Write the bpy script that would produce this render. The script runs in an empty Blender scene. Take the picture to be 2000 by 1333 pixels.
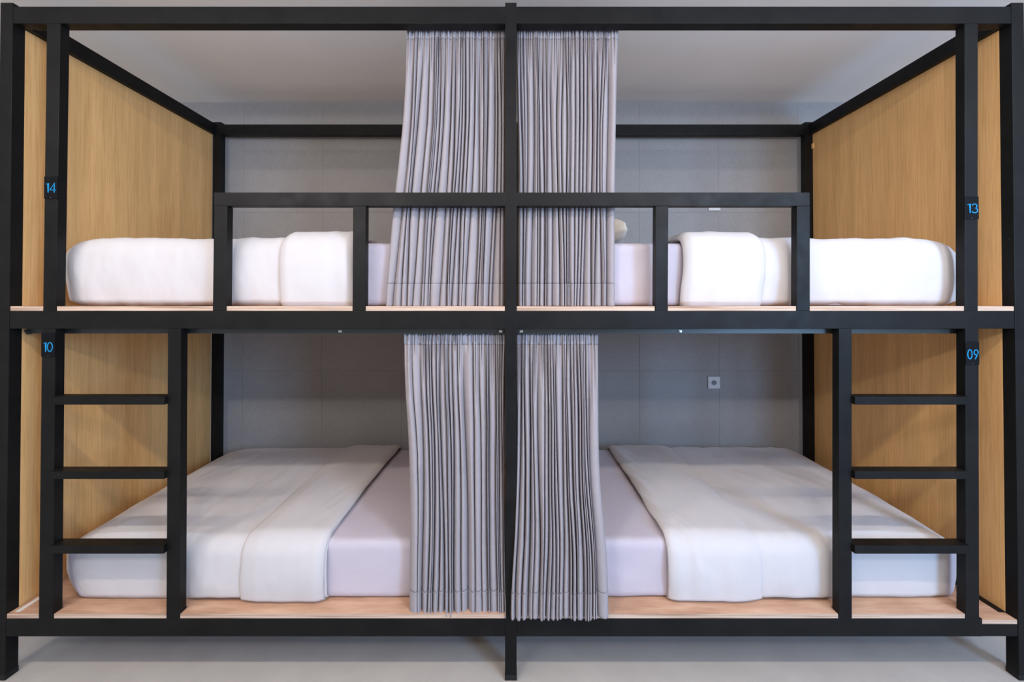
import bpy, bmesh, math, random
from mathutils import Vector, noise
PI = math.pi
S = bpy.context.scene
COL = S.collection
random.seed(7)

# ------------------------------------------------------------------ camera, world, lights, exposure
F_PX, CAM_D, CAM_H, TILT = 912.0, 1.90, 1.54, 0.0105
VX, VY = 1002.0, 590.0
PY = VY - F_PX * math.tan(TILT)
cam = bpy.data.cameras.new('camera'); cam_o = bpy.data.objects.new('camera', cam); COL.objects.link(cam_o)
cam_o.location = (0, -CAM_D, CAM_H); cam_o.rotation_euler = (PI/2 + TILT, 0, 0)
cam.sensor_fit = 'HORIZONTAL'; cam.sensor_width = 36; cam.lens = 36 * F_PX / 2000
cam.shift_x = -(VX - 1000) / 2000; cam.shift_y = -(666.5 - PY) / 2000
cam.clip_start = 0.05
S.camera = cam_o

def at(px, py, Y=0.0):
    """where the sight line of a photograph pixel meets the plane at depth Y (metres)"""
    a = (px - VX) / F_PX; b = (PY - py) / F_PX
    ry = math.cos(TILT) - b * math.sin(TILT)
    t = (Y + CAM_D) / ry
    return a * t, CAM_H + t * (math.sin(TILT) + b * math.cos(TILT))
def X(px, Y=0.0, py=590): return at(px, py, Y)[0]
def Z(py, Y=0.0): return at(1002, py, Y)[1]

WALL_Y = 1.37
Z_CEIL = Z(200, WALL_Y)
Z_BASE = Z(1330, 0)

w = bpy.data.worlds.new('world'); S.world = w; w.use_nodes = True
w.node_tree.nodes['Background'].inputs[0].default_value = (0.97, 0.96, 1.0, 1)
w.node_tree.nodes['Background'].inputs[1].default_value = 0.52

def area(name, loc, target, sx, sy, power, col):
    l = bpy.data.lights.new(name, 'AREA'); l.shape = 'RECTANGLE'; l.size = sx; l.size_y = sy
    l.energy = power; l.color = col
    o = bpy.data.objects.new(name, l); COL.objects.link(o); o.location = loc
    d = Vector(target) - Vector(loc); o.rotation_euler = d.to_track_quat('-Z', 'Y').to_euler()
    return o
for lx in (-2.3, -0.75, 0.8, 2.35):
    area('ceiling_lamp', (lx, -1.50, Z_CEIL - 0.03), (lx, -1.20, 0), 0.36, 0.08, 17, (1.0, 0.86, 0.72))
for lx in (-1.9, 1.1):
    area('fill_light_rear', (lx, -3.1, Z_CEIL - 0.05), (lx, 0.6, 0.9), 1.3, 0.35, 26, (1.0, 0.93, 0.90))  # added soft fill reaching deep into the bunks, not a known fixture
for lx in (-1.6, 1.6):
    area('ceiling_fill_light', (lx, -2.3, Z_CEIL - 0.55), (lx, -1.6, Z_CEIL), 1.2, 0.12, 24, (1.0, 0.95, 0.92))  # added fill aimed upward to brighten the ceiling, no real pendant
area('window_light', (3.1, -4.0, 2.05), (0.6, 0.8, 1.3), 1.0, 1.5, 155, (0.32, 0.60, 1.0))
S.view_settings.view_transform = 'Standard'; S.view_settings.look = 'None'
S.view_settings.gamma = 1; S.view_settings.use_curve_mapping = False
S.view_settings.exposure = 0.0

# ------------------------------------------------------------------ materials
def new_mat(name, col, rough=0.5, spec=0.5, metal=0.0):
    m = bpy.data.materials.new(name); m.use_nodes = True
    b = m.node_tree.nodes['Principled BSDF']
    b.inputs['Base Color'].default_value = (*col, 1); b.inputs['Roughness'].default_value = rough
    b.inputs['Specular IOR Level'].default_value = spec; b.inputs['Metallic'].default_value = metal
    return m
def N(m, t, **kw):
    n = m.node_tree.nodes.new(t)
    for k, v in kw.items(): setattr(n, k, v)
    return n
def L(m, a, b): m.node_tree.links.new(a, b)
def B(m): return m.node_tree.nodes['Principled BSDF']
def coords(m, scale, loc=(0, 0, 0)):
    tc = N(m, 'ShaderNodeTexCoord'); mp = N(m, 'ShaderNodeMapping')
    mp.inputs['Scale'].default_value = scale; mp.inputs['Location'].default_value = loc
    L(m, tc.outputs['Object'], mp.inputs['Vector']); return mp.outputs['Vector']
def noise_tex(m, vec, scale, detail=3, rough=0.55):
    n = N(m, 'ShaderNodeTexNoise'); n.inputs['Scale'].default_value = scale
    n.inputs['Detail'].default_value = detail; n.inputs['Roughness'].default_value = rough
    L(m, vec, n.inputs['Vector']); return n.outputs['Fac']
def ramp(m, fac, stops):
    r = N(m, 'ShaderNodeValToRGB'); e = r.color_ramp.elements
    while len(e) < len(stops): e.new(0.5)
    for i, (p, c) in enumerate(stops): e[i].position = p; e[i].color = (*c, 1)
    L(m, fac, r.inputs['Fac']); return r.outputs['Color']
def mix(m, fac, a, b, mode='MIX'):
    n = N(m, 'ShaderNodeMix', data_type='RGBA', blend_type=mode)
    if isinstance(fac, (int, float)): n.inputs[0].default_value = fac
    else: L(m, fac, n.inputs[0])
    for i, v in ((6, a), (7, b)):
        if isinstance(v, tuple): n.inputs[i].default_value = (*v, 1)
        else: L(m, v, n.inputs[i])
    return n.outputs[2]
def bump(m, fac, strength, dist=0.002):
    b = N(m, 'ShaderNodeBump'); b.inputs['Strength'].default_value = strength; b.inputs['Distance'].default_value = dist
    L(m, fac, b.inputs['Height']); L(m, b.outputs['Normal'], B(m).inputs['Normal'])

def paint_mat():
    m = new_mat('black_paint', (0.014, 0.014, 0.015), 0.42, 0.17)
    v = coords(m, (1, 1, 1))
    f = noise_tex(m, v, 9, 4)
    c = ramp(m, f, [(0.3, (0.005, 0.005, 0.0055)), (0.7, (0.009, 0.009, 0.009))])
    sp = ramp(m, noise_tex(m, v, 130, 1), [(0.83, (0, 0, 0)), (0.86, (0.28, 0.27, 0.26))])
    L(m, mix(m, 1.0, c, sp, 'ADD'), B(m).inputs['Base Color'])
    L(m, ramp(m, noise_tex(m, v, 14, 3), [(0.3, (0.42,)*3), (0.75, (0.58,)*3)]), B(m).inputs['Roughness'])
    bump(m, noise_tex(m, v, 220, 2), 0.12, 0.0006)
    return m
def oak_mat():
    m = new_mat('oak_laminate', (0.5, 0.3, 0.15), 0.5, 0.35)
    v = coords(m, (1, 1, 0.035))
    f = noise_tex(m, v, 150, 5, 0.65)
    g = noise_tex(m, coords(m, (1, 1, 0.05)), 16, 3)
    c1 = ramp(m, f, [(0.32, (0.70, 0.395, 0.155)), (0.5, (0.81, 0.485, 0.202)), (0.7, (0.87, 0.54, 0.235))])
    c2 = ramp(m, g, [(0.35, (0.90, 0.88, 0.85)), (0.65, (1.04, 1.04, 1.04))])
    L(m, mix(m, 1.0, c1, c2, 'MULTIPLY'), B(m).inputs['Base Color'])
    bump(m, f, 0.12, 0.0006)
    return m
def ply_mat():
    m = new_mat('plywood', (0.6, 0.4, 0.27), 0.6, 0.3)
    v = coords(m, (0.16, 1, 1))
    f = noise_tex(m, v, 26, 5, 0.6)
    c1 = ramp(m, f, [(0.3, (0.46, 0.27, 0.17)), (0.52, (0.60, 0.37, 0.25)), (0.72, (0.68, 0.46, 0.33))])
    g = noise_tex(m, coords(m, (1, 1, 1)), 3.5, 2)
    c2 = ramp(m, g, [(0.35, (0.88, 0.84, 0.82)), (0.65, (1.0, 1.0, 1.0))])
    L(m, mix(m, 1.0, c1, c2, 'MULTIPLY'), B(m).inputs['Base Color'])
    bump(m, f, 0.15, 0.0008)
    return m
def ply_edge_mat():
    m = new_mat('plywood_edge', (0.7, 0.55, 0.42), 0.7, 0.2)
    v = coords(m, (0.01, 0.01, 1))
    f = noise_tex(m, v, 260, 2)
    c1 = ramp(m, f, [(0.35, (0.34, 0.22, 0.16)), (0.5, (0.56, 0.42, 0.33)), (0.7, (0.64, 0.50, 0.41))])
    L(m, c1, B(m).inputs['Base Color'])
    return m
def cloth_mat(name, col, var=0.04, rough=0.85, weave=900, bs=0.16, trans=0.0):
    m = new_mat(name, col, rough, 0.2)
    B(m).inputs['Sheen Weight'].default_value = 0.0 if 'curtain' in name else 0.1
    v = coords(m, (1, 1, 1))
    f = noise_tex(m, v, 5, 3)
    d = tuple(max(0, c * (1 - var)) for c in col)
    L(m, ramp(m, f, [(0.3, d), (0.7, col)]), B(m).inputs['Base Color'])
    n1 = noise_tex(m, v, weave, 1); n2 = noise_tex(m, v, 28, 4)
    a = N(m, 'ShaderNodeMath', operation='MULTIPLY_ADD'); L(m, n2, a.inputs[0]); a.inputs[1].default_value = 4.0; L(m, n1, a.inputs[2])
    bump(m, a.outputs[0], bs, 0.0012)
    return m
def tile_mat():
    m = new_mat('grey_wall_tile', (0.18, 0.185, 0.195), 0.62, 0.35)
    v = coords(m, (1, 1, 1))
    fine = noise_tex(m, coords(m, (1, 1, 0.06)), 300, 3, 0.7)
    fh = noise_tex(m, coords(m, (0.06, 1, 1)), 300, 3, 0.7)
    big = noise_tex(m, v, 3.0, 4)
    c1 = ramp(m, fine, [(0.3, (0.29, 0.282, 0.285)), (0.7, (0.355, 0.347, 0.35))])
    c2 = ramp(m, fh, [(0.3, (0.90, 0.90, 0.90)), (0.7, (1.04, 1.04, 1.04))])
    c3 = ramp(m, big, [(0.3, (0.93, 0.925, 0.92)), (0.7, (1.03, 1.03, 1.03))])
    c = mix(m, 1.0, mix(m, 1.0, c1, c2, 'MULTIPLY'), c3, 'MULTIPLY')
    L(m, c, B(m).inputs['Base Color'])
    bump(m, fine, 0.10, 0.0006)
    return m
def plain_noise(name, a, b, scale, rough=0.7, spec=0.3, bs=0.05, detail=4):
    m = new_mat(name, a, rough, spec)
    v = coords(m, (1, 1, 1)); f = noise_tex(m, v, scale, detail)
    L(m, ramp(m, f, [(0.3, a), (0.7, b)]), B(m).inputs['Base Color'])
    bump(m, noise_tex(m, v, scale * 20, 2), bs, 0.001)
    return m
M = dict(
    paint=paint_mat(), oak=oak_mat(), ply=ply_mat(), edge=ply_edge_mat(), tile=tile_mat(),
    sheet=cloth_mat('pale_sheet_cotton', (0.54, 0.495, 0.57)),
    duvet=cloth_mat('white_duvet_cotton', (0.60, 0.58, 0.60)),
    pillow=cloth_mat('cream_pillow_cotton', (0.80, 0.74, 0.66)),
    curtain=cloth_mat('grey_curtain_fabric', (0.345, 0.320, 0.345), 0.05, 0.8, 1200, 0.15),
    tape=cloth_mat('curtain_top_blue_shade', (0.385, 0.375, 0.42), 0.05, 0.8, 1200, 0.15),  # bluish shade below the beam, put into the cloth colour
    grout=new_mat('dark_grout', (0.25, 0.25, 0.255), 0.9, 0.1),
    ceil=plain_noise('ceiling_paint', (0.84, 0.82, 0.81), (0.88, 0.86, 0.85), 2.0, 0.85, 0.2),
    floor=plain_noise('grey_floor_vinyl', (0.44, 0.42, 0.405), (0.50, 0.48, 0.46), 5.0, 0.5, 0.4, 0.08),
    blue=new_mat('blue_number_paint', (0.008, 0.23, 0.50), 0.6, 0.2),
    plate=new_mat('black_plate_acrylic', (0.004, 0.0045, 0.006), 0.40, 0.12),
    track=new_mat('dark_track_metal', (0.05, 0.052, 0.05), 0.35, 0.5, 0.4),
    metal=new_mat('bright_clip_metal', (0.62, 0.62, 0.60), 0.3, 0.5, 1.0),
    rubber=new_mat('black_rubber', (0.012, 0.012, 0.012), 0.7, 0.3),
    white=new_mat('white_socket_plastic', (0.66, 0.65, 0.66), 0.35, 0.5),
    grey=new_mat('grey_socket_recess', (0.22, 0.22, 0.23), 0.5, 0.4),
    sticker=new_mat('white_sticker', (0.75, 0.74, 0.74), 0.6, 0.3),
)

# ------------------------------------------------------------------ helpers
def link(name, bm, mats, parent=None, smooth=False, origin=(0, 0, 0)):
    """ONE mesh object; vertices are given in world metres, origin is where its pivot goes"""
    me = bpy.data.meshes.new(name)
    bmesh.ops.recalc_face_normals(bm, faces=bm.faces[:])
    off = Vector(origin) if parent is None else Vector(parent.get('_o', (0, 0, 0)))
    for v in bm.verts: v.co -= off
    bm.to_mesh(me); bm.free()
    for mt in (mats if isinstance(mats, (list, tuple)) else [mats]): me.materials.append(mt)
    for p in me.polygons: p.use_smooth = smooth
    o = bpy.data.objects.new(name, me); COL.objects.link(o)
    if parent is None: o.location = off
    else: o.parent = parent
    o['_o'] = tuple(off)
    return o
def root(name, label, cat, loc, group=None):
    o = bpy.data.objects.new(name, None); COL.objects.link(o); o.location = loc
    o.empty_display_size = 0.1
    o['_o'] = tuple(loc); tag(o, label, cat, group); return o
def tag(o, label, cat, group=None):
    o['label'] = label; o['category'] = cat
    if group: o['group'] = group
    return o
def struct(name, bm, m, **k):
    o = link(name, bm, m, **k); o['kind'] = 'structure'; return o
def hexa(bm, b, t, bev=0.0, mi=0):
    """solid from four bottom corners and four top corners"""
    vs = [bm.verts.new(p) for p in b] + [bm.verts.new(p) for p in t]
    fs = [bm.faces.new([vs[i] for i in q]) for q in ((3, 2, 1, 0), (4, 5, 6, 7), (0, 1, 5, 4), (1, 2, 6, 5), (2, 3, 7, 6), (3, 0, 4, 7))]
    for f in fs: f.material_index = mi
    if bev:
        es = set(e for f in fs for e in f.edges)
        bmesh.ops.bevel(bm, geom=list(es), offset=bev, segments=2, profile=0.7, affect='EDGES')
    return vs
def box(bm, x0, x1, y0, y1, z0, z1, bev=0.0, mi=0):
    return hexa(bm, [(x0, y0, z0), (x1, y0, z0), (x1, y1, z0), (x0, y1, z0)],
                [(x0, y0, z1), (x1, y0, z1), (x1, y1, z1), (x0, y1, z1)], bev, mi)
def part_box(name, m, parent, x0, x1, y0, y1, z0, z1, bev=0.002):
    bm = bmesh.new(); box(bm, x0, x1, y0, y1, z0, z1, bev); return link(name, bm, m, parent)
def post(name, parent, xt, xb, zt, zb, y0=0.0, y1=0.05, m=None, bev=0.0022):
    """upright tube, xt / xb = (left, right) at top and bottom"""
    bm = bmesh.new()
    hexa(bm, [(xb[0], y0, zb), (xb[1], y0, zb), (xb[1], y1, zb), (xb[0], y1, zb)],
         [(xt[0], y0, zt), (xt[1], y0, zt), (xt[1], y1, zt), (xt[0], y1, zt)], bev)
    return link(name, bm, m or M['paint'], parent)
def prism(bm, pts, z0, z1, top_mi=0, side_mi=0):
    lo = [bm.verts.new((x, y, z0)) for x, y in pts]; hi = [bm.verts.new((x, y, z1)) for x, y in pts]
    n = len(pts)
    a = bm.faces.new(lo[::-1]); b = bm.faces.new(hi); a.material_index = b.material_index = top_mi
    for i in range(n):
        f = bm.faces.new((lo[i], lo[(i+1) % n], hi[(i+1) % n], hi[i])); f.material_index = side_mi
def cyl(bm, c, r, h, axis='z', seg=20, mi=0):
    ring = []
    for s in (0, 1):
        rr = []
        for i in range(seg):
            a = 2*PI*i/seg; u, v = r*math.cos(a), r*math.sin(a)
            p = {'z': (u, v, h*s), 'y': (u, h*s, v), 'x': (h*s, u, v)}[axis]
            rr.append(bm.verts.new((c[0]+p[0], c[1]+p[1], c[2]+p[2])))
        ring.append(rr)
    bm.faces.new(ring[0][::-1]).material_index = mi; bm.faces.new(ring[1]).material_index = mi
    for i in range(seg):
        bm.faces.new((ring[0][i], ring[0][(i+1) % seg], ring[1][(i+1) % seg], ring[1][i])).material_index = mi

# ------------------------------------------------------------------ the setting
bm = bmesh.new(); box(bm, -3.4, 3.4, -3.3, WALL_Y + 0.15, Z_BASE - 0.12, Z_BASE); struct('floor', bm, M['floor'])
bm = bmesh.new(); box(bm, -3.4, 3.4, -3.3, WALL_Y + 0.15, Z_CEIL, Z_CEIL + 0.12); struct('ceiling', bm, M['ceil'])
bm = bmesh.new(); box(bm, -4.2, 4.2, WALL_Y + 0.0016, WALL_Y + 0.15, Z_BASE, Z_CEIL)
wall = struct('wall_back', bm, M['grout'])
TS = 0.5555                                   # square wall tiles, 1.5 mm joints
jx0, jz0 = X(1249, WALL_Y), Z(415, WALL_Y)
tile_me = {}
for i in range(-9, 7):
    for k in range(-4, 3):
        x0, x1 = jx0 + i*TS, jx0 + (i+1)*TS; z0, z1 = jz0 + k*TS, jz0 + (k+1)*TS
        x0, x1 = max(x0, -4.2), min(x1, 4.2); z0, z1 = max(z0, Z_BASE), min(z1, Z_CEIL)
        if x1 - x0 < 0.02 or z1 - z0 < 0.02: continue
        hx, hz = (x1-x0)/2 - 0.0007, (z1-z0)/2 - 0.0007
        key = (round(hx, 4), round(hz, 4))
        if key not in tile_me:
            b = bmesh.new(); box(b, -hx, hx, 0, 0.012, -hz, hz, 0.0007)
            me = bpy.data.meshes.new('tile'); bmesh.ops.recalc_face_normals(b, faces=b.faces[:]); b.to_mesh(me); b.free(); me.materials.append(M['tile']); tile_me[key] = me
        t = bpy.data.objects.new('tile', tile_me[key]); COL.objects.link(t); t.parent = wall
        t.location = ((x0+x1)/2, WALL_Y + random.uniform(-0.0004, 0.0004), (z0+z1)/2)

# ------------------------------------------------------------------ bunk frame
XL0, XL1 = X(18.5) - 0.051, X(18.5)              # left corner post
XR0, XR1 = X(1982), X(1982) + 0.051
XC0, XC1 = X(986.5), X(1009)
ZT_T, ZT_B = Z(12.5), Z(45.5)                    # top beam
ZM_T, ZM_B = Z(607.5), Z(642.5)                  # middle beam
ZB_T, ZB_B = Z(1209.5), Z(1244.5)                # bottom beam
Z_POST = Z(5)
YB0, YB1 = 1.27, 1.32                            # back posts
frame = root('bunk_bed_frame', 'black steel tube frame of four bunks with oak side panels and two ladders', 'bed frame', (0, 0.6, Z_BASE))
P = M['paint']
post('corner_post', frame, (XL0, XL1), (XL0, XL1), Z_POST, Z_BASE + 0.008)
post('corner_post', frame, (XR0, XR1), (XR0, XR1), Z_POST, Z_BASE + 0.008)
post('centre_post', frame, (XC0, XC1), (XC0, XC1), Z_POST, Z_BASE + 0.008)
for a, b in ((-2.045, -1.99), (1.99, 2.045), (X(1002, YB0) - 0.022, X(1002, YB0) + 0.036)):
    post('back_post', frame, (a, b), (a, b), Z_POST, Z_BASE + 0.008, YB0, YB1)
for a, b, y in ((XL0, XL1, 0), (XR0, XR1, 0), (XC0, XC1, 0), (-2.045, -1.99, YB0), (1.99, 2.045, YB0), (-0.022, 0.036, YB0)):
    part_box('foot_cap', M['rubber'], frame, a - 0.001, b + 0.001, y - 0.001, y + 0.051, Z_BASE, Z_BASE + 0.022, 0.001)
xo_l, xo_r = X(108), X(1912)
for z0, z1, yy in ((ZT_B, ZT_T, 0.001), (ZM_B, ZM_T, 0.001), (ZB_B, ZB_T, 0.001)):
    for a, b in ((XL1, XC0), (XC1, XR0)):
        if z0 == ZB_B and b == XR0:
            part_box('front_beam', P, frame, a, X(1912.5), yy, 0.05, z0, z1, 0.002)
            part_box('front_beam', P, frame, X(1912.5), b, yy + 0.001, 0.05, z0, Z(1221), 0.002)
        else:
            part_box('front_beam', P, frame, a, b, yy, 0.05, z0, z1, 0.002)
for z0, z1 in ((ZT_B, ZT_T), (ZM_B, ZM_T), (ZB_B, ZB_T)):
    for a, b in ((-1.99, -0.022), (0.036, 1.99)):
        part_box('back_beam', P, frame, a, b, YB0 + 0.001, YB1, z0, z1)
    for a, b in ((XL1 - 0.045, XL1 + 0.026), (XR0 - 0.026, XR0 + 0.045)):
        part_box('side_rail', P, frame, a, b, 0.05, YB0, z0 - (0.0 if z0 == ZT_B else 0.0), z1 if z0 == ZT_B else z1 - 0.004)
    part_box('side_rail', P, frame, -0.024, 0.010, 0.05, YB0, z0, z1 if z0 == ZT_B else z1 - 0.004)
# oak panels, one per bunk end, and the divider between the heads
BU = Z(598.5) ; BL = Z(1201)                      # top faces of the upper and lower boards
for s in (-1, 1):
    xi = XL1 if s < 0 else XR0
    a, b = (xi - 0.018, xi) if s < 0 else (xi, xi + 0.018)
    part_box('side_panel', M['oak'], frame, a, b, 0.05, YB0, BU + 0.0, ZT_B, 0.0008)
    part_box('side_panel', M['oak'], frame, a, b, 0.05, YB0, BL - (0.028 if s > 0 else 0.0), ZM_B, 0.0008)
part_box('divider_panel', M['oak'], frame, -0.018, -0.004, 0.05, YB0, BU, ZT_B, 0.0008)
part_box('divider_panel', M['oak'], frame, -0.018, -0.004, 0.05, YB0, BL, ZM_B, 0.0008)
# ladder posts
def px_post(name, x0t, x1t, yt, x0b, x1b, yb, par=frame, depth=0.04):
    (a, zt), (b, _), (c, zb), (d, _) = at(x0t, yt), at(x1t, yt), at(x0b, yb), at(x1b, yb)
    return post(name, par, (a, b), (c, d), zt, zb, 0.0, depth)
px_post('ladder_post', 91.5, 118, 46, 84, 109.5, 607.5)
px_post('ladder_post', 82, 108.5, 642.5, 75.5, 103.5, 1209.5)
px_post('ladder_post', 1884, 1910, 46, 1884.5, 1910, 607.5)
px_post('ladder_post', 1885.5, 1911.5, 641, 1886, 1912.5, 1209.5)
px_post('ladder_post', 328, 353.5, 642.5, 324.7, 350.5, 1209.5)
px_post('ladder_post', 1638.5, 1663.5, 642.5, 1638.5, 1664, 1209.5)
for (yr, yf, yb) in ((769.8, 775.5, 791), (910.5, 921.5, 936.5), (1052, 1066.5, 1082.5)):
    Yf, Yr = -0.018, 0.040
    z1, z0 = Z(yf, Yf), Z(yb, Yf)
    t = (yf - 642) / 560
    part_box('rung', P, frame, X(107.5 - 4*t, 0, yf), X(328.5 - 3*t, 0, yf), Yf, Yr, z0, z1, 0.0015)
    part_box('rung', P, frame, X(1663.5, 0, yf), X(1886.5, 0, yf), Yf, Yr, z0, z1, 0.0015)
# guard rails
for s in (-1, 1):
    z0, z1 = Z(402.5), Z(376)
    if s < 0:
        g = part_box('guard_rail', P, frame, X(417.5, 0, 390), XC0, 0.0005, 0.04, z0, z1, 0.002)
        ps = ((418, 444, 403, 415.5, 441.5, 607.5), (689.5, 714.5, 403, 688.5, 713.5, 607.5))
    else:
        g = part_box('guard_rail', P, frame, XC1, X(1582, 0, 390), 0.0005, 0.04, z0, z1, 0.002)
        ps = ((1280.5, 1305.5, 403, 1279.5, 1304.5, 607.5), (1556.5, 1582, 403, 1556, 1582, 607.5))
    for q in ps: px_post('guard_post', *q, par=g)
# curtain tracks under the beams, with clips
for z in (Z(59, 0.06), ):
    for a, b in ((XL1, XC0), (XC1, XR0)):
        part_box('curtain_track', M['track'], frame, a, b, 0.051, 0.070, z + 0.004, z + 0.026, 0.001)
for a, b in ((XL1 + 0.02, XC0), (XC1, XR0 - 0.15)):
    part_box('curtain_track', M['track'], frame, a, b, 0.051, 0.071, Z(652, 0.05), Z(641, 0.05), 0.001)
for px in (665, 978, 1018, 1328):
    bm = bmesh.new(); x, z = at(px, 647, 0.05)
    box(bm, x - 0.007, x + 0.007, 0.046, 0.051, z - 0.006, z + 0.004, 0.001); cyl(bm, (x, 0.040, z - 0.002), 0.0035, 0.008, 'y', 10)
    link('track_clip', bm, M['metal'], frame)
bm = bmesh.new(); x, z = at(58, 647, 0.055); box(bm, x - 0.02, x + 0.03, 0.052, 0.062, z - 0.004, z + 0.006, 0.001); cyl(bm, (x - 0.002, 0.048, z - 0.006), 0.008, 0.014, 'y', 12)
link('track_bracket', bm, M['track'], frame)
bm = bmesh.new(); x, z = at(1589, 285, 1.262); box(bm, x - 0.010, x + 0.004, 1.255, 1.27, z - 0.018, z + 0.016, 0.001)
link('wood_block', bm, M['oak'], frame)

# ------------------------------------------------------------------ boards
def board(name, label, x0, x1, zt, th, notches, group):
    """plywood sheet sitting on the beams and cut round the posts"""
    y0, y1 = 0.003, YB0 - 0.001
    pts = [(x0, y0)]
    for a, b in notches:
        pts += [(a - 0.001, y0), (a - 0.001, 0.052), (b + 0.001, 0.052), (b + 0.001, y0)]
    pts += [(x1, y0), (x1, y1), (x0, y1)]
    bm = bmesh.new(); prism(bm, pts, zt - th, zt, 0, 1)
    o = link(name, bm, [M['ply'], M['edge']], None, origin=((x0+x1)/2, 0.6, zt - th))
    tag(o, label, 'board', group); return o
def nx(a, b, y): return (X(a, 0, y), X(b, 0, y))
board('bed_board', 'plywood board under the upper left mattress, edge above middle beam', XL1 + 0.001, XC0 - 0.001, BU, BU - ZM_T,
      [nx(84, 109.5, 600), nx(415.5, 441.5, 600), nx(688.5, 713.5, 600)], 'plywood boards under the mattresses')
board('bed_board', 'plywood board under the upper right mattress, edge above middle beam', XC1 + 0.001, XR0 - 0.001, BU, BU - ZM_T,
      [nx(1279.5, 1304.5, 600), nx(1556, 1582, 600), nx(1884.5, 1910, 600)], 'plywood boards under the mattresses')
lb = board('bed_board', 'pinkish plywood board under the lower left mattress, behind the left ladder', XL1 + 0.001, XC0 - 0.001, BL, BL - ZB_T,
      [nx(75.5, 103.5, 1205), nx(324.7, 350.5, 1205)], 'plywood boards under the mattresses')
board('bed_board', 'pinkish plywood board under the lower right mattress, behind the right ladder', XC1 + 0.001, X(1912, 0, 1205), BL, BL - ZB_T,
      [nx(1638.5, 1664, 1205), (X(1886, 0, 1205), X(1912, 0, 1205) - 0.002)][:1], 'plywood boards under the mattresses')
bm = bmesh.new(); zz = Z(1213); prism(bm, [(X(1913.5, 0, 1205), 0.004), (XR0 - 0.001, 0.004), (XR0 - 0.001, YB0 - 0.002), (X(1913.5, 0, 1205), YB0 - 0.002)], Z(1221) , zz, 0, 1)
o = link('filler_board', bm, [M['ply'], M['edge']], None, origin=(2.0, 0.6, zz - 0.016)); tag(o, 'narrow plywood strip set lower, between right ladder and corner post', 'board')
bm = bmesh.new(); xa = XL1
hexa(bm, [(xa + 0.020, 0.016, BL), (xa + 0.038, 0.016, BL), (xa + 0.038, 0.15, BL), (xa + 0.020, 0.15, BL)],
     [(xa + 0.020, 0.016, BL + 0.0012), (xa + 0.038, 0.016, BL + 0.0012), (xa + 0.038, 0.15, BL + 0.0012), (xa + 0.020, 0.15, BL + 0.0012)])
s_ = link('tape_strip', bm, M['sticker'], lb); s_['label'] = 'white tape strip'

# ------------------------------------------------------------------ bedding
def nz(x, y, z, s, o=0.0): return noise.noise(Vector((x*s + o, y*s + o*0.37, z*s - o)))
def fbm(x, y, z, s, o=0.0):
    return nz(x, y, z, s, o) + 0.5*nz(x, y, z, s*2.1, o + 9) + 0.25*nz(x, y, z, s*4.3, o + 17)
def linspace(a, b, n): return [a + (b-a)*i/(n-1) for i in range(n)]
def roundbox(x0, x1, y0, y1, z0, z1, rad, radb, faces, disp, res=0.011):
    """rounded box surface: rad = (rx, ry, rz) for the top edges, radb the z radius of the bottom edge"""
    bm = bmesh.new()
    nxn, nyn, nzn = (max(4, int((b-a)/res)) for a, b in ((x0, x1), (y0, y1), (z0, z1)))
    xs, ys, zs = linspace(x0, x1, nxn), linspace(y0, y1, nyn), linspace(z0, z1, max(nzn, 14))
    def grid(us, vs, f):
        g = [[bm.verts.new(f(u, v)) for v in vs] for u in us]
        for i in range(len(us)-1):
            for j in range(len(vs)-1): bm.faces.new((g[i][j], g[i+1][j], g[i+1][j+1], g[i][j+1]))
    if 't' in faces: grid(xs, ys, lambda u, v: (u, v, z1))
    if 'b' in faces: grid(xs, ys, lambda u, v: (u, v, z0))
    if 'f' in faces: grid(xs, zs, lambda u, v: (u, y0, v))
    if 'k' in faces: grid(xs, zs, lambda u, v: (u, y1, v))
    if 'l' in faces: grid(ys, zs, lambda u, v: (x0, u, v))
    if 'r' in faces: grid(ys, zs, lambda u, v: (x1, u, v))
    bmesh.ops.remove_doubles(bm, verts=bm.verts[:], dist=1e-5)
    rx, ry, rz = rad
    for v in bm.verts:
        p = v.co.copy()
        lx = rx if 'l' in faces else 0.0; rx_ = rx if 'r' in faces else 0.0
        q = Vector((min(max(p.x, x0 + lx), x1 - rx_), min(max(p.y, y0 + ry), y1 - ry), min(max(p.z, z0 + radb), z1 - rz)))
        d = p - q
        rzz = rz if d.z > 0 else max(radb, 1e-6)
        rxx = max(rx, 1e-6)
        e = Vector((d.x/rxx, d.y/ry, d.z/rzz))
        if e.length > 1e-9:
            m = max(abs(e.x), abs(e.y), abs(e.z)); e2 = e.normalized() * m if m < 1 else e.normalized()
            p2 = q + Vector((e2.x*rxx, e2.y*ry, e2.z*rzz)); n = Vector((e2.x/rxx, e2.y/ry, e2.z/rzz)).normalized()
        else:
            p2 = p; n = Vector((0, 0, 1))
        v.co = disp(p2, n)
    return bm
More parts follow.
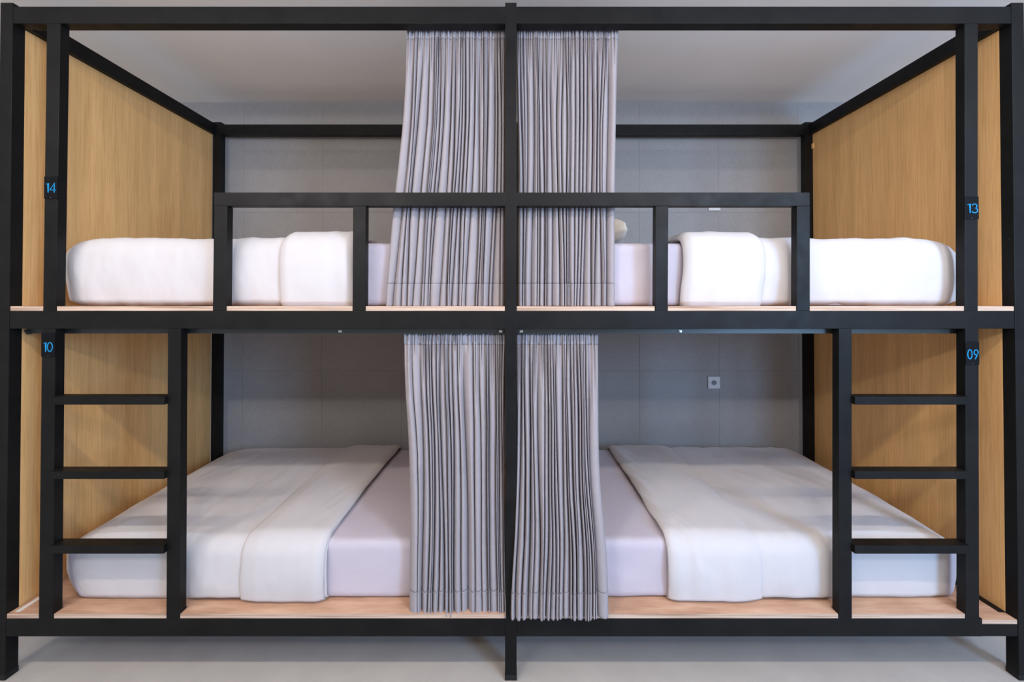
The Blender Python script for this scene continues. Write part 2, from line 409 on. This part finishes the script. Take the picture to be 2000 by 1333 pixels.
def bed(side, level):
    s = side; low = level == 'lower'
    zb = BL if low else BU
    yf, yk = 0.100, 1.245
    head, foot = s*0.034, s*1.905
    x0, x1 = min(head, foot), max(head, foot)
    name_lv = ('lower' if low else 'upper') + ' ' + ('left' if s < 0 else 'right')
    h_front, h_back = (0.246, 0.280) if low else (0.272, 0.280)
    o_ = {(-1, 'lower'): 3.1, (1, 'lower'): 14.7, (-1, 'upper'): 31.0, (1, 'upper'): 52.3}[(s, level)]
    def top_lift(p):
        t = min(1, max(0, (p.z - zb) / h_front))
        ty = (p.y - yf) / (yk - yf)
        return t * (h_back - h_front) * math.sin(min(1.0, ty*1.25) * PI/2)
    taper = 0.055 if (low and s < 0) else 0.015
    def shape(p, n, off, wr):
        ex = abs(p.x) - 1.60
        tz = (p.z - zb)/h_front
        q = p + n*(off + wr)
        q.z += top_lift(p)
        if ex > 0:
            q.x -= s*taper*(max(0, 0.55 - tz)/0.55)**1.6*(ex/0.3)
            q.z -= (0.016 if low else 0.006) * max(0, tz) * (ex/0.3)**2
        if low: q.y += 0.010*(p.x if s < 0 else 0)*0.5 + 0.0
        return q
    # mattress in its fitted sheet
    def md(p, n):
        wrk = 0.0035*fbm(p.x, p.y, p.z, 5, o_) * (0.3 + abs(n.y)) 
        q = shape(p, n, 0, wrk)
        q.z = max(q.z, zb + 0.0005)
        return q
    bm = roundbox(x0, x1, yf, yk, zb + 0.001, zb + h_front, (0.05, 0.030, 0.030), 0.02, 'tbfklr', md, 0.014)
    mat_o = link('mattress', bm, M['sheet'], None, True, origin=((x0+x1)/2, 0.67, zb))
    tag(mat_o, {'lower left': 'lower left mattress in pale lilac fitted sheet, behind the left ladder',
                'lower right': 'lower right mattress in pale fitted sheet, behind the right ladder',
                'upper left': 'upper left mattress in pale fitted sheet, behind the left guard rail',
                'upper right': 'upper right mattress in pale fitted sheet, behind the right guard rail'}[name_lv], 'mattress', 'mattresses on the bunks')
    # duvet
    if low: hx, bx = (-0.785, -1.13) if s < 0 else (0.655, 1.045)
    else: hx, bx = (-0.672, -0.985) if s < 0 else (0.728, 1.065)
    dx_foot = foot + s*0.018
    a, b = min(hx, dx_foot), max(hx, dx_foot)
    drop_z = zb + 0.010
    def dd(p, n):
        ax = abs(p.x)
        front = max(0.0, -n.y)
        tk = 1.0
        if low: tk = 1.0 if ax < 1.30 else max(0.30, 1 - (ax - 1.30)/0.10*0.7) if front > 0.3 else 1.0
        edge = min(1.0, abs(p.x - hx)/0.05)
        off = 0.011*tk*(0.55 + 0.45*edge)
        wr = 0.0065*fbm(p.x, p.y*0.5, p.z, 3.2, o_) + 0.0034*fbm(p.x*2.2, p.y*0.6, p.z*0.8, 6.5, o_ + 5)
        # long soft creases
        dirn = p.x*1.0 + s*p.y*0.55 + p.z*0.4
        wr += 0.0045*max(0, nz(dirn*2.2, p.y*0.4, 0.0, 5.0, o_ + 3))*(1 if low else 1.4)
        if front > 0.3:
            tz = (p.z - zb)/h_front
            wr += 0.010*math.sin(PI*min(1, max(0, tz)))*tk + 0.005*(1 - tz)*nz(p.x, 0, p.z*0.3, 9.0, o_ + 1)*tk
        q = shape(p, n, off, wr*(0.35 if (front > .3 and tk < .5) else 1))
        if p.z < zb + 0.03 and (front > .3 or abs(n.x) > .5):
            q.z = zb + 0.007 + 0.006*(1 + nz(p.x, 0, 0, 4.5, o_)) * (1 - max(0, p.z - drop_z)/0.03) + max(0, p.z - drop_z)
        return q
    rfx = 0.16 if low else 0.15
    ff = 'tfk' + ('l' if s < 0 else 'r')
    hz = (0.10 if low else 0.075)
    bm = roundbox(a, b, yf - 0.004, yk + 0.004, drop_z, zb + h_front + (0.006 if low else 0.012), (rfx, 0.050 if low else 0.045, hz if not low else 0.060), 0.004, ff, dd, 0.010)
    dv = link('duvet', bm, M['duvet'], None, True, origin=((a+b)/2, 0.67, zb))
    sm = dv.modifiers.new('thickness', 'SOLIDIFY'); sm.thickness = 0.009; sm.offset = -1
    tag(dv, {'lower left': 'white duvet on the lower left bed, behind the left ladder',
             'lower right': 'white duvet on the lower right bed, behind the right ladder',
             'upper left': 'white duvet on the upper left bed, behind the left guard rail',
             'upper right': 'white duvet on the upper right bed, behind the right guard rail'}[name_lv], 'duvet', 'duvets on the beds')
    # turned-back band
    hx2 = hx - s*0.010
    c, d = min(hx2, bx), max(hx2, bx)
    def bd(p, n):
        t = (p.x - hx2)/(bx - hx2)                    # 0 at the head edge, 1 at the seam
        front = max(0.0, -n.y)
        puff = min(1, max(0.0, t)/0.10)**0.5 if t > 0 else 0
        puff *= max(0.0, 1 - max(0, (t - 0.80)/0.20))**0.6 if low else max(0.0, 1 - max(0, (t - 0.88)/0.12))**0.5
        off = 0.010 + (0.018 if low else 0.028)*puff
        wr = 0.005*fbm(p.x, p.y*0.6, p.z, 4.0, o_ + 40)
        # creases running along the band, strongest beside the head edge of the right bed
        k = 0.010 if s > 0 else 0.004
        wr += k*max(0.0, 1 - t)*(0.5 - 1.6*abs(nz(p.x*5.0 + s*1.6*p.y, p.y*0.7, p.z*0.8, 3.0, o_ + 8)))
        if front > 0.3:
            tz = (p.z - zb)/h_front
            wr += 0.012*math.sin(PI*min(1, max(0, tz))) + 0.004*(1 - tz)*nz(p.x, 0, p.z*0.2, 11.0, o_ + 2)
        q = shape(p, n, off, wr)
        ty = (p.y - yf)/(yk - yf)
        if low: q.x += (0.045*(ty - 0.3)*(1 if s < 0 else -0.6))*(1 - t*0.3)*0.9 + s*0.010*nz(0, p.y, p.z, 2.4, o_ + 60)
        else: q.x += s*0.012*nz(0, p.y, p.z, 5.0, o_ + 60) - s*0.015*front*max(0, 0.5 - (p.z - zb)/h_front)
        if p.z < zb + 0.03 and front > .3:
            q.z = zb + 0.0035 + 0.004*(1 + nz(p.x, 0, 0, 5.5, o_ + 4)) * (1 - max(0, p.z - drop_z)/0.03) + max(0, p.z - drop_z)
        return q
    bm = roundbox(c, d, yf - 0.008, yk + 0.004, drop_z, zb + h_front + (0.008 if low else 0.012), (0.03, 0.055, 0.060 if low else 0.055), 0.004, 'tfk', bd, 0.008)
    # solidify needs an open band; its rims give the rolled edges
    fb = link('turned_back_band', bm, M['duvet'], dv, True)
    sm = fb.modifiers.new('thickness', 'SOLIDIFY'); sm.thickness = 0.011; sm.offset = -1
    bv = fb.modifiers.new('soft', 'BEVEL'); bv.width = 0.004; bv.segments = 3; bv.limit_method = 'ANGLE'; bv.angle_limit = 1.0
    return zb
for sd in (-1, 1):
    for lv in ('lower', 'upper'): bed(sd, lv)

# pillow on the upper right bed, its outer end past the curtain
def pillow(cx, cy, cz, lx, ly, lz, o_):
    bm = bmesh.new(); n = 44
    for sgn in (1, -1):
        g = []
        for i in range(n+1):
            row = []
            for j in range(n+1):
                u, v = -1 + 2*i/n, -1 + 2*j/n
                h = max(0, (1 - abs(u)**6))**0.3 * max(0, (1 - abs(v)**6))**0.3
                pin = 1 - 0.07*(1 - abs(u)**3)*abs(v)**4
                pin2 = 1 - 0.07*(1 - abs(v)**3)*abs(u)**4
                x, y = u*lx/2*pin2, v*ly/2*pin
                z = sgn*(h*lz/2 + 0.002) * (1 + 0.18*fbm(x, y, sgn, 6, o_))
                row.append(bm.verts.new((cx + x, cy + y, cz + z)))
            g.append(row)
        for i in range(n):
            for j in range(n): bm.faces.new((g[i][j], g[i+1][j], g[i+1][j+1], g[i][j+1]))
    # side seam (piping flange)
    bmesh.ops.remove_doubles(bm, verts=bm.verts[:], dist=0.0045)
    return bm
px_, pz_ = X(1221, 0.30, 450), BU + 0.290
pl = link('pillow', pillow(px_ - 0.235, 0.56, pz_ + 0.062, 0.47, 0.66, 0.135, 77), M['pillow'], None, True, origin=(px_ - 0.235, 0.56, pz_))
tag(pl, 'cream pillow end showing past the upper right curtain', 'pillow')

# ------------------------------------------------------------------ curtains
def interp(tab, v):
    for (a, x), (b, y) in zip(tab, tab[1:]):
        if v <= b: return x + (y - x)*(max(v, a) - a)/(b - a)
    return tab[-1][1]
def curtain(label, ytop, ybot, left, right, Yc, npl, seed, outer, zjit, upper):
    """left / right: (photo row, column) along each edge; Yc: depth at (top, bottom)"""
    rnd = random.Random(seed)
    nv = 90
    wd = [rnd.choice((0.45, 0.6, 0.85, 1.2, 1.7))*rnd.uniform(0.8, 1.2) for _ in range(npl)]
    if outer < 0: wd[0] = 2.2
    else: wd[-1] = 2.2
    tot = sum(wd); cum = [0]
    for q in wd: cum.append(cum[-1] + q/tot)
    amp = [rnd.uniform(0.034, 0.054) for _ in range(npl)]
    gex = [rnd.uniform(0.38, 0.75) for _ in range(npl)]
    skw = [rnd.uniform(-0.55, 0.55) for _ in range(npl)]
    ph = [rnd.uniform(0, 9) for _ in range(npl + 1)]
    gat = [rnd.uniform(0.05, 0.30) for _ in range(npl)]          # how far down the header gathers reach
    sub = [rnd.choice((0, 1, 1, 2)) for _ in range(npl)]
    zb_ = [rnd.uniform(-zjit, zjit) for _ in range(npl + 1)]
    NP = 16
    def ycen(v): return Yc[0] + (Yc[1] - Yc[0])*v**1.1
    zt_, zbm = Z(ytop, Yc[0]), Z(ybot, Yc[1])
    H = zt_ - zbm
    def bound(k, v):
        f = cum[k]
        if 0 < k < npl:
            f += 0.020*math.sin(2.6*v + ph[k]) * min(1, v*3) + 0.007*math.sin(7*v + 2*ph[k])*(0.4 + v)
        py = ytop + (ybot - ytop)*v
        il = sum(interp(left, py + d_) for d_ in (-50, -25, 0, 25, 50))/5; ir = sum(interp(right, py + d_) for d_ in (-50, -25, 0, 25, 50))/5
        xl, xr = X(il, ycen(v), py), X(ir, ycen(v), py)
        return xl + (xr - xl)*f
    def row(v, off=0.0, grow=0.0):
        pts = []
        bs = [bound(k, v) for k in range(npl + 1)]
        for k in range(1, npl):                                   # never cross
            bs[k] = max(bs[k], bs[k-1] + 0.0022)
        y0 = ycen(v)
        topf = max(0.0, 1 - v/0.035)
        for k in range(npl):
            a, b = bs[k], bs[k+1]
            A = amp[k]*(0.55 + 0.55*min(1, v/0.25) + 0.15*math.sin(4*v + ph[k])) * (1 - 0.5*topf)
            if b - a > 0.022: A *= 0.8
            if upper: A *= 0.84
            g_ = max(0.0, 1 - v/gat[k])
            for j in range(NP if k < npl-1 else NP + 1):
                p = j/NP
                g = math.sin(PI*p)**gex[k] if 0 < p < 1 else 0.0
                if p in (0, 1): g = 0.0
                yy = y0 - A*(g - 0.5)
                xx = a + (b - a)*p + skw[k]*(b - a)*0.55*math.sin(PI*p)*(0.6 + 0.4*v)
                if g_ > 0:                                        # header gathers split the pleat
                    nfr = 2 + sub[k]
                    yy += 0.018*g_**0.7*(0.5 - 0.5*math.cos(2*PI*nfr*p))*g
                    xx += 0.0012*g_*math.sin(2*PI*nfr*p + ph[k])
                yy += 0.0015*nz(xx, v*3, k, 20, seed)
                zz = zt_ - H*v
                if v > 0.9: zz += zb_[k]*(1 - p)*(v - 0.9)*10 + zb_[k+1]*p*(v - 0.9)*10
                if v < 0.02: zz += 0.003*math.sin(2*PI*p*2 + ph[k])
                pts.append(Vector((xx, yy - off, zz)))
        return pts
    def mesh(vs, off):
        bm = bmesh.new(); g = [[bm.verts.new(p) for p in row(v, off(v))] for v in vs]
        for i in range(len(g)-1):
            for j in range(len(g[0])-1): bm.faces.new((g[i][j], g[i][j+1], g[i+1][j+1], g[i+1][j]))
        return bm
    hemh = 0.093/H; tph = 0.040/H
    xc = X((left[0][1] + right[0][1])/2)
    r = root('curtain', label, 'curtain', (xc, Yc[1], zbm), 'pleated grey curtains by the centre post')
    def sol(o, t):
        m = o.modifiers.new('thickness', 'SOLIDIFY'); m.thickness = t; m.offset = 0
    c = link('cloth', mesh(linspace(tph, 1 - hemh, nv), lambda v: 0.0), M['curtain'], r, True); sol(c, 0.0012)
    h = link('hem', mesh([1 - hemh - 0.0015] + linspace(1 - hemh, 1, 14), lambda v: 0.0011 if v < 1 - hemh + 1e-6 else 0.0008), M['curtain'], r, True); sol(h, 0.0026)
    t = link('shade_tinted_top', mesh(linspace(0, tph + 0.002, 10), lambda v: 0.0008), M['tape'], r, True); sol(t, 0.0024)  # top band of the curtain, tinted blue to paint in the shade
    top = row(0.0)
    for q in linspace(0.03, 0.97, 9):
        p = top[int(q*(len(top)-1))]
        bm = bmesh.new(); cyl(bm, (p.x, p.y + 0.004, p.z - 0.012), 0.0022, 0.022, 'z', 8); cyl(bm, (p.x - 0.0025, p.y + 0.004, p.z + 0.006), 0.0045, 0.005, 'x', 10)
        link('hook', bm, M['white'], r, True)
    return r
curtain('grey pleated curtain hanging left of the centre post, upper level', 56, 599,
        [(56, 795), (200, 790), (300, 781), (400, 768), (540, 757), (599, 753)], [(56, 987), (380, 988), (599, 986)],
        (0.071, 0.071), 24, 11, -1, 0.0025, True)
curtain('grey pleated curtain hanging right of the centre post, upper level', 56, 599,
        [(56, 1008), (300, 1012), (599, 1011)], [(56, 1208), (200, 1204), (400, 1201), (599, 1201)],
        (0.071, 0.071), 24, 23, 1, 0.0025, True)
curtain('grey pleated curtain hanging left of the centre post, lower level', 653, 1199,
        [(653, 788), (750, 789), (860, 797), (1000, 800), (1197, 798)], [(653, 987), (900, 984), (1100, 986), (1197, 989)],
        (0.075, 0.028), 22, 37, -1, 0.005, False)
curtain('grey pleated curtain hanging right of the centre post, lower level', 653, 1205,
        [(653, 1009), (900, 1009), (1060, 1006), (1150, 999), (1205, 998)], [(653, 1168), (900, 1170), (960, 1173), (1010, 1177), (1050, 1183), (1090, 1187), (1205, 1189)],
        (0.075, -0.026), 22, 41, 1, 0.006, False)

# ------------------------------------------------------------------ number plates
def ribbon(bm, pts, w, y0, y1, closed=False):
    n = len(pts); lo = []
    for i in range(n):
        a = Vector(pts[(i-1) % n] if closed or i else pts[0]); b = Vector(pts[(i+1) % n] if closed or i < n-1 else pts[-1])
        d = (b - a).normalized(); nn = Vector((-d.y, d.x))
        p = Vector(pts[i])
        k = 1.0
        if closed or 0 < i < n-1:
            e = (p - a).normalized(); c_ = abs(e.dot(d)); k = 1/max(0.5, c_)
        lo.append((p + nn*w/2*k, p - nn*w/2*k))
    vf = [(bm.verts.new((l.x, y0, l.y)), bm.verts.new((r.x, y0, r.y))) for l, r in lo]
    vb = [(bm.verts.new((l.x, y1, l.y)), bm.verts.new((r.x, y1, r.y))) for l, r in lo]
    m = n if closed else n-1
    for i in range(m):
        j = (i+1) % n
        bm.faces.new((vf[i][0], vf[j][0], vf[j][1], vf[i][1])); bm.faces.new((vb[i][0], vb[i][1], vb[j][1], vb[j][0]))
        bm.faces.new((vf[i][0], vb[i][0], vb[j][0], vf[j][0])); bm.faces.new((vf[i][1], vf[j][1], vb[j][1], vb[i][1]))
    if not closed:
        for i in (0, n-1): bm.faces.new((vf[i][0], vf[i][1], vb[i][1], vb[i][0]))
def arc(cx, cy, rx, ry, a0, a1, n=20): return [(cx + rx*math.cos(math.radians(a0 + (a1-a0)*i/n)), cy + ry*math.sin(math.radians(a0 + (a1-a0)*i/n))) for i in range(n+1)]
# unit digits: height 1, stroke centre lines, (strokes, advance)
DIG = {
 '1': ([([(0.02, 0.86), (0.22, 0.95), (0.22, 0.0)], False)], 0.34),
 '4': ([([(0.46, 0.0), (0.46, 0.97), (0.05, 0.27), (0.62, 0.27)], False)], 0.66),
 '3': ([(arc(0.25, 0.72, 0.19, 0.22, 165, -80, 18), False), (arc(0.25, 0.27, 0.24, 0.24, 82, -160, 22), False)], 0.55),
 '0': ([(arc(0.27, 0.49, 0.23, 0.46, 0, 345, 23), True)], 0.66),
 '9': ([(arc(0.27, 0.68, 0.22, 0.25, 0, 345, 23), True), ([(0.46, 0.55), (0.16, 0.0)], False)], 0.56),
}
def plate(text, px0, px1, py0, py1, tx0, tx1, ty0, ty1, label, slots=False):
    yf = -0.004
    (x0, z1), (x1, z0) = at(px0, py0, yf), at(px1, py1, yf)
    r = root('number_plate', label, 'number plate', ((x0+x1)/2, 0, z0), 'bunk number plates on the ladder posts')
    bm = bmesh.new(); box(bm, x0, x1, yf, -0.0001, z0, z1, 0.001); link('plate', bm, M['plate'], r)
    (a, t1), (b, t0) = at(tx0, ty0, yf), at(tx1, ty1, yf)
    H = t1 - t0; adv = sum(DIG[ch][1] for ch in text[:-1]) + DIG[text[-1]][1] - 0.06
    sx = (b - a)/adv; x = a
    for ch in text:
        bm = bmesh.new()
        for pts, cl in DIG[ch][0]:
            ribbon(bm, [(x + p[0]*sx, t0 + p[1]*H) for p in pts], 0.0037, yf - 0.0010, yf + 0.0003, cl)
        link('digit', bm, M['blue'], r); x += DIG[ch][1]*sx
    bm = bmesh.new(); xx, zz = at((px0+px1)/2, py1 - 1.8, yf); cyl(bm, (xx, yf - 0.0008, zz), 0.0012, 0.001, 'y', 8); link('pin', bm, M['metal'], r)
plate('14', 86, 112, 345, 388, 90, 109, 357.5, 376.5, 'black plate reading 14 in blue, on left ladder post')
plate('13', 1884.5, 1912, 384, 428, 1889, 1909, 397.5, 416.5, 'black plate reading 13 in blue, on right ladder post')
plate('10', 80.5, 107.5, 651, 697, 85, 104.5, 668.5, 687.5, 'black plate reading 10 in blue, below middle beam on left ladder')
plate('09', 1886, 1913, 668, 713, 1889, 1910.5, 682.5, 702, 'black plate reading 09 in blue, below middle beam on right ladder')

# ------------------------------------------------------------------ sockets on the back wall
def socket(pxc, pyc, label):
    x, z = at(pxc, pyc, WALL_Y); y = WALL_Y - 0.001
    hw = (X(1405.5, WALL_Y) - X(1382.5, WALL_Y))/2
    r = root('wall_socket', label, 'socket', (x, y, z), 'white square sockets on the tiled wall')
    bm = bmesh.new(); box(bm, x-hw, x+hw, y-0.009, y, z-hw, z+hw, 0.002); link('cover_plate', bm, M['white'], r)
    bm = bmesh.new()
    n = 28; prev = None                                       # dished recess ring
    for rad, d in ((0.023, -0.0092), (0.021, -0.0105), (0.019, -0.0092), (0.0175, -0.0088)):
        ring = [bm.verts.new((x + rad*math.cos(2*PI*i/n), y + d, z + rad*math.sin(2*PI*i/n))) for i in range(n)]
        if prev:
            for i in range(n): bm.faces.new((prev[i], prev[(i+1) % n], ring[(i+1) % n], ring[i]))
        prev = ring
    link('recess_ring', bm, M['white'], r, True)
    bm = bmesh.new(); cyl(bm, (x, y - 0.0096, z), 0.0178, 0.001, 'y', 24); f = link('recess', bm, M['grey'], r)
    for dx in (-0.0085, 0.0085):
        bm = bmesh.new(); cyl(bm, (x + dx, y - 0.0104, z), 0.0028, 0.002, 'y', 12); link('pin_hole', bm, M['rubber'], r)
    for dx in (-0.030, 0.030):
        bm = bmesh.new(); cyl(bm, (x + dx, y - 0.0105, z), 0.0028, 0.002, 'y', 12); link('screw', bm, M['grey'], r)
socket(1393.5, 747.5, 'white square socket on grey tiled wall above the lower right bed')
socket(1394.5, 400.5, 'white square socket mostly hidden behind the upper right guard rail')

for o in bpy.data.objects:
    if '_o' in o: del o['_o']
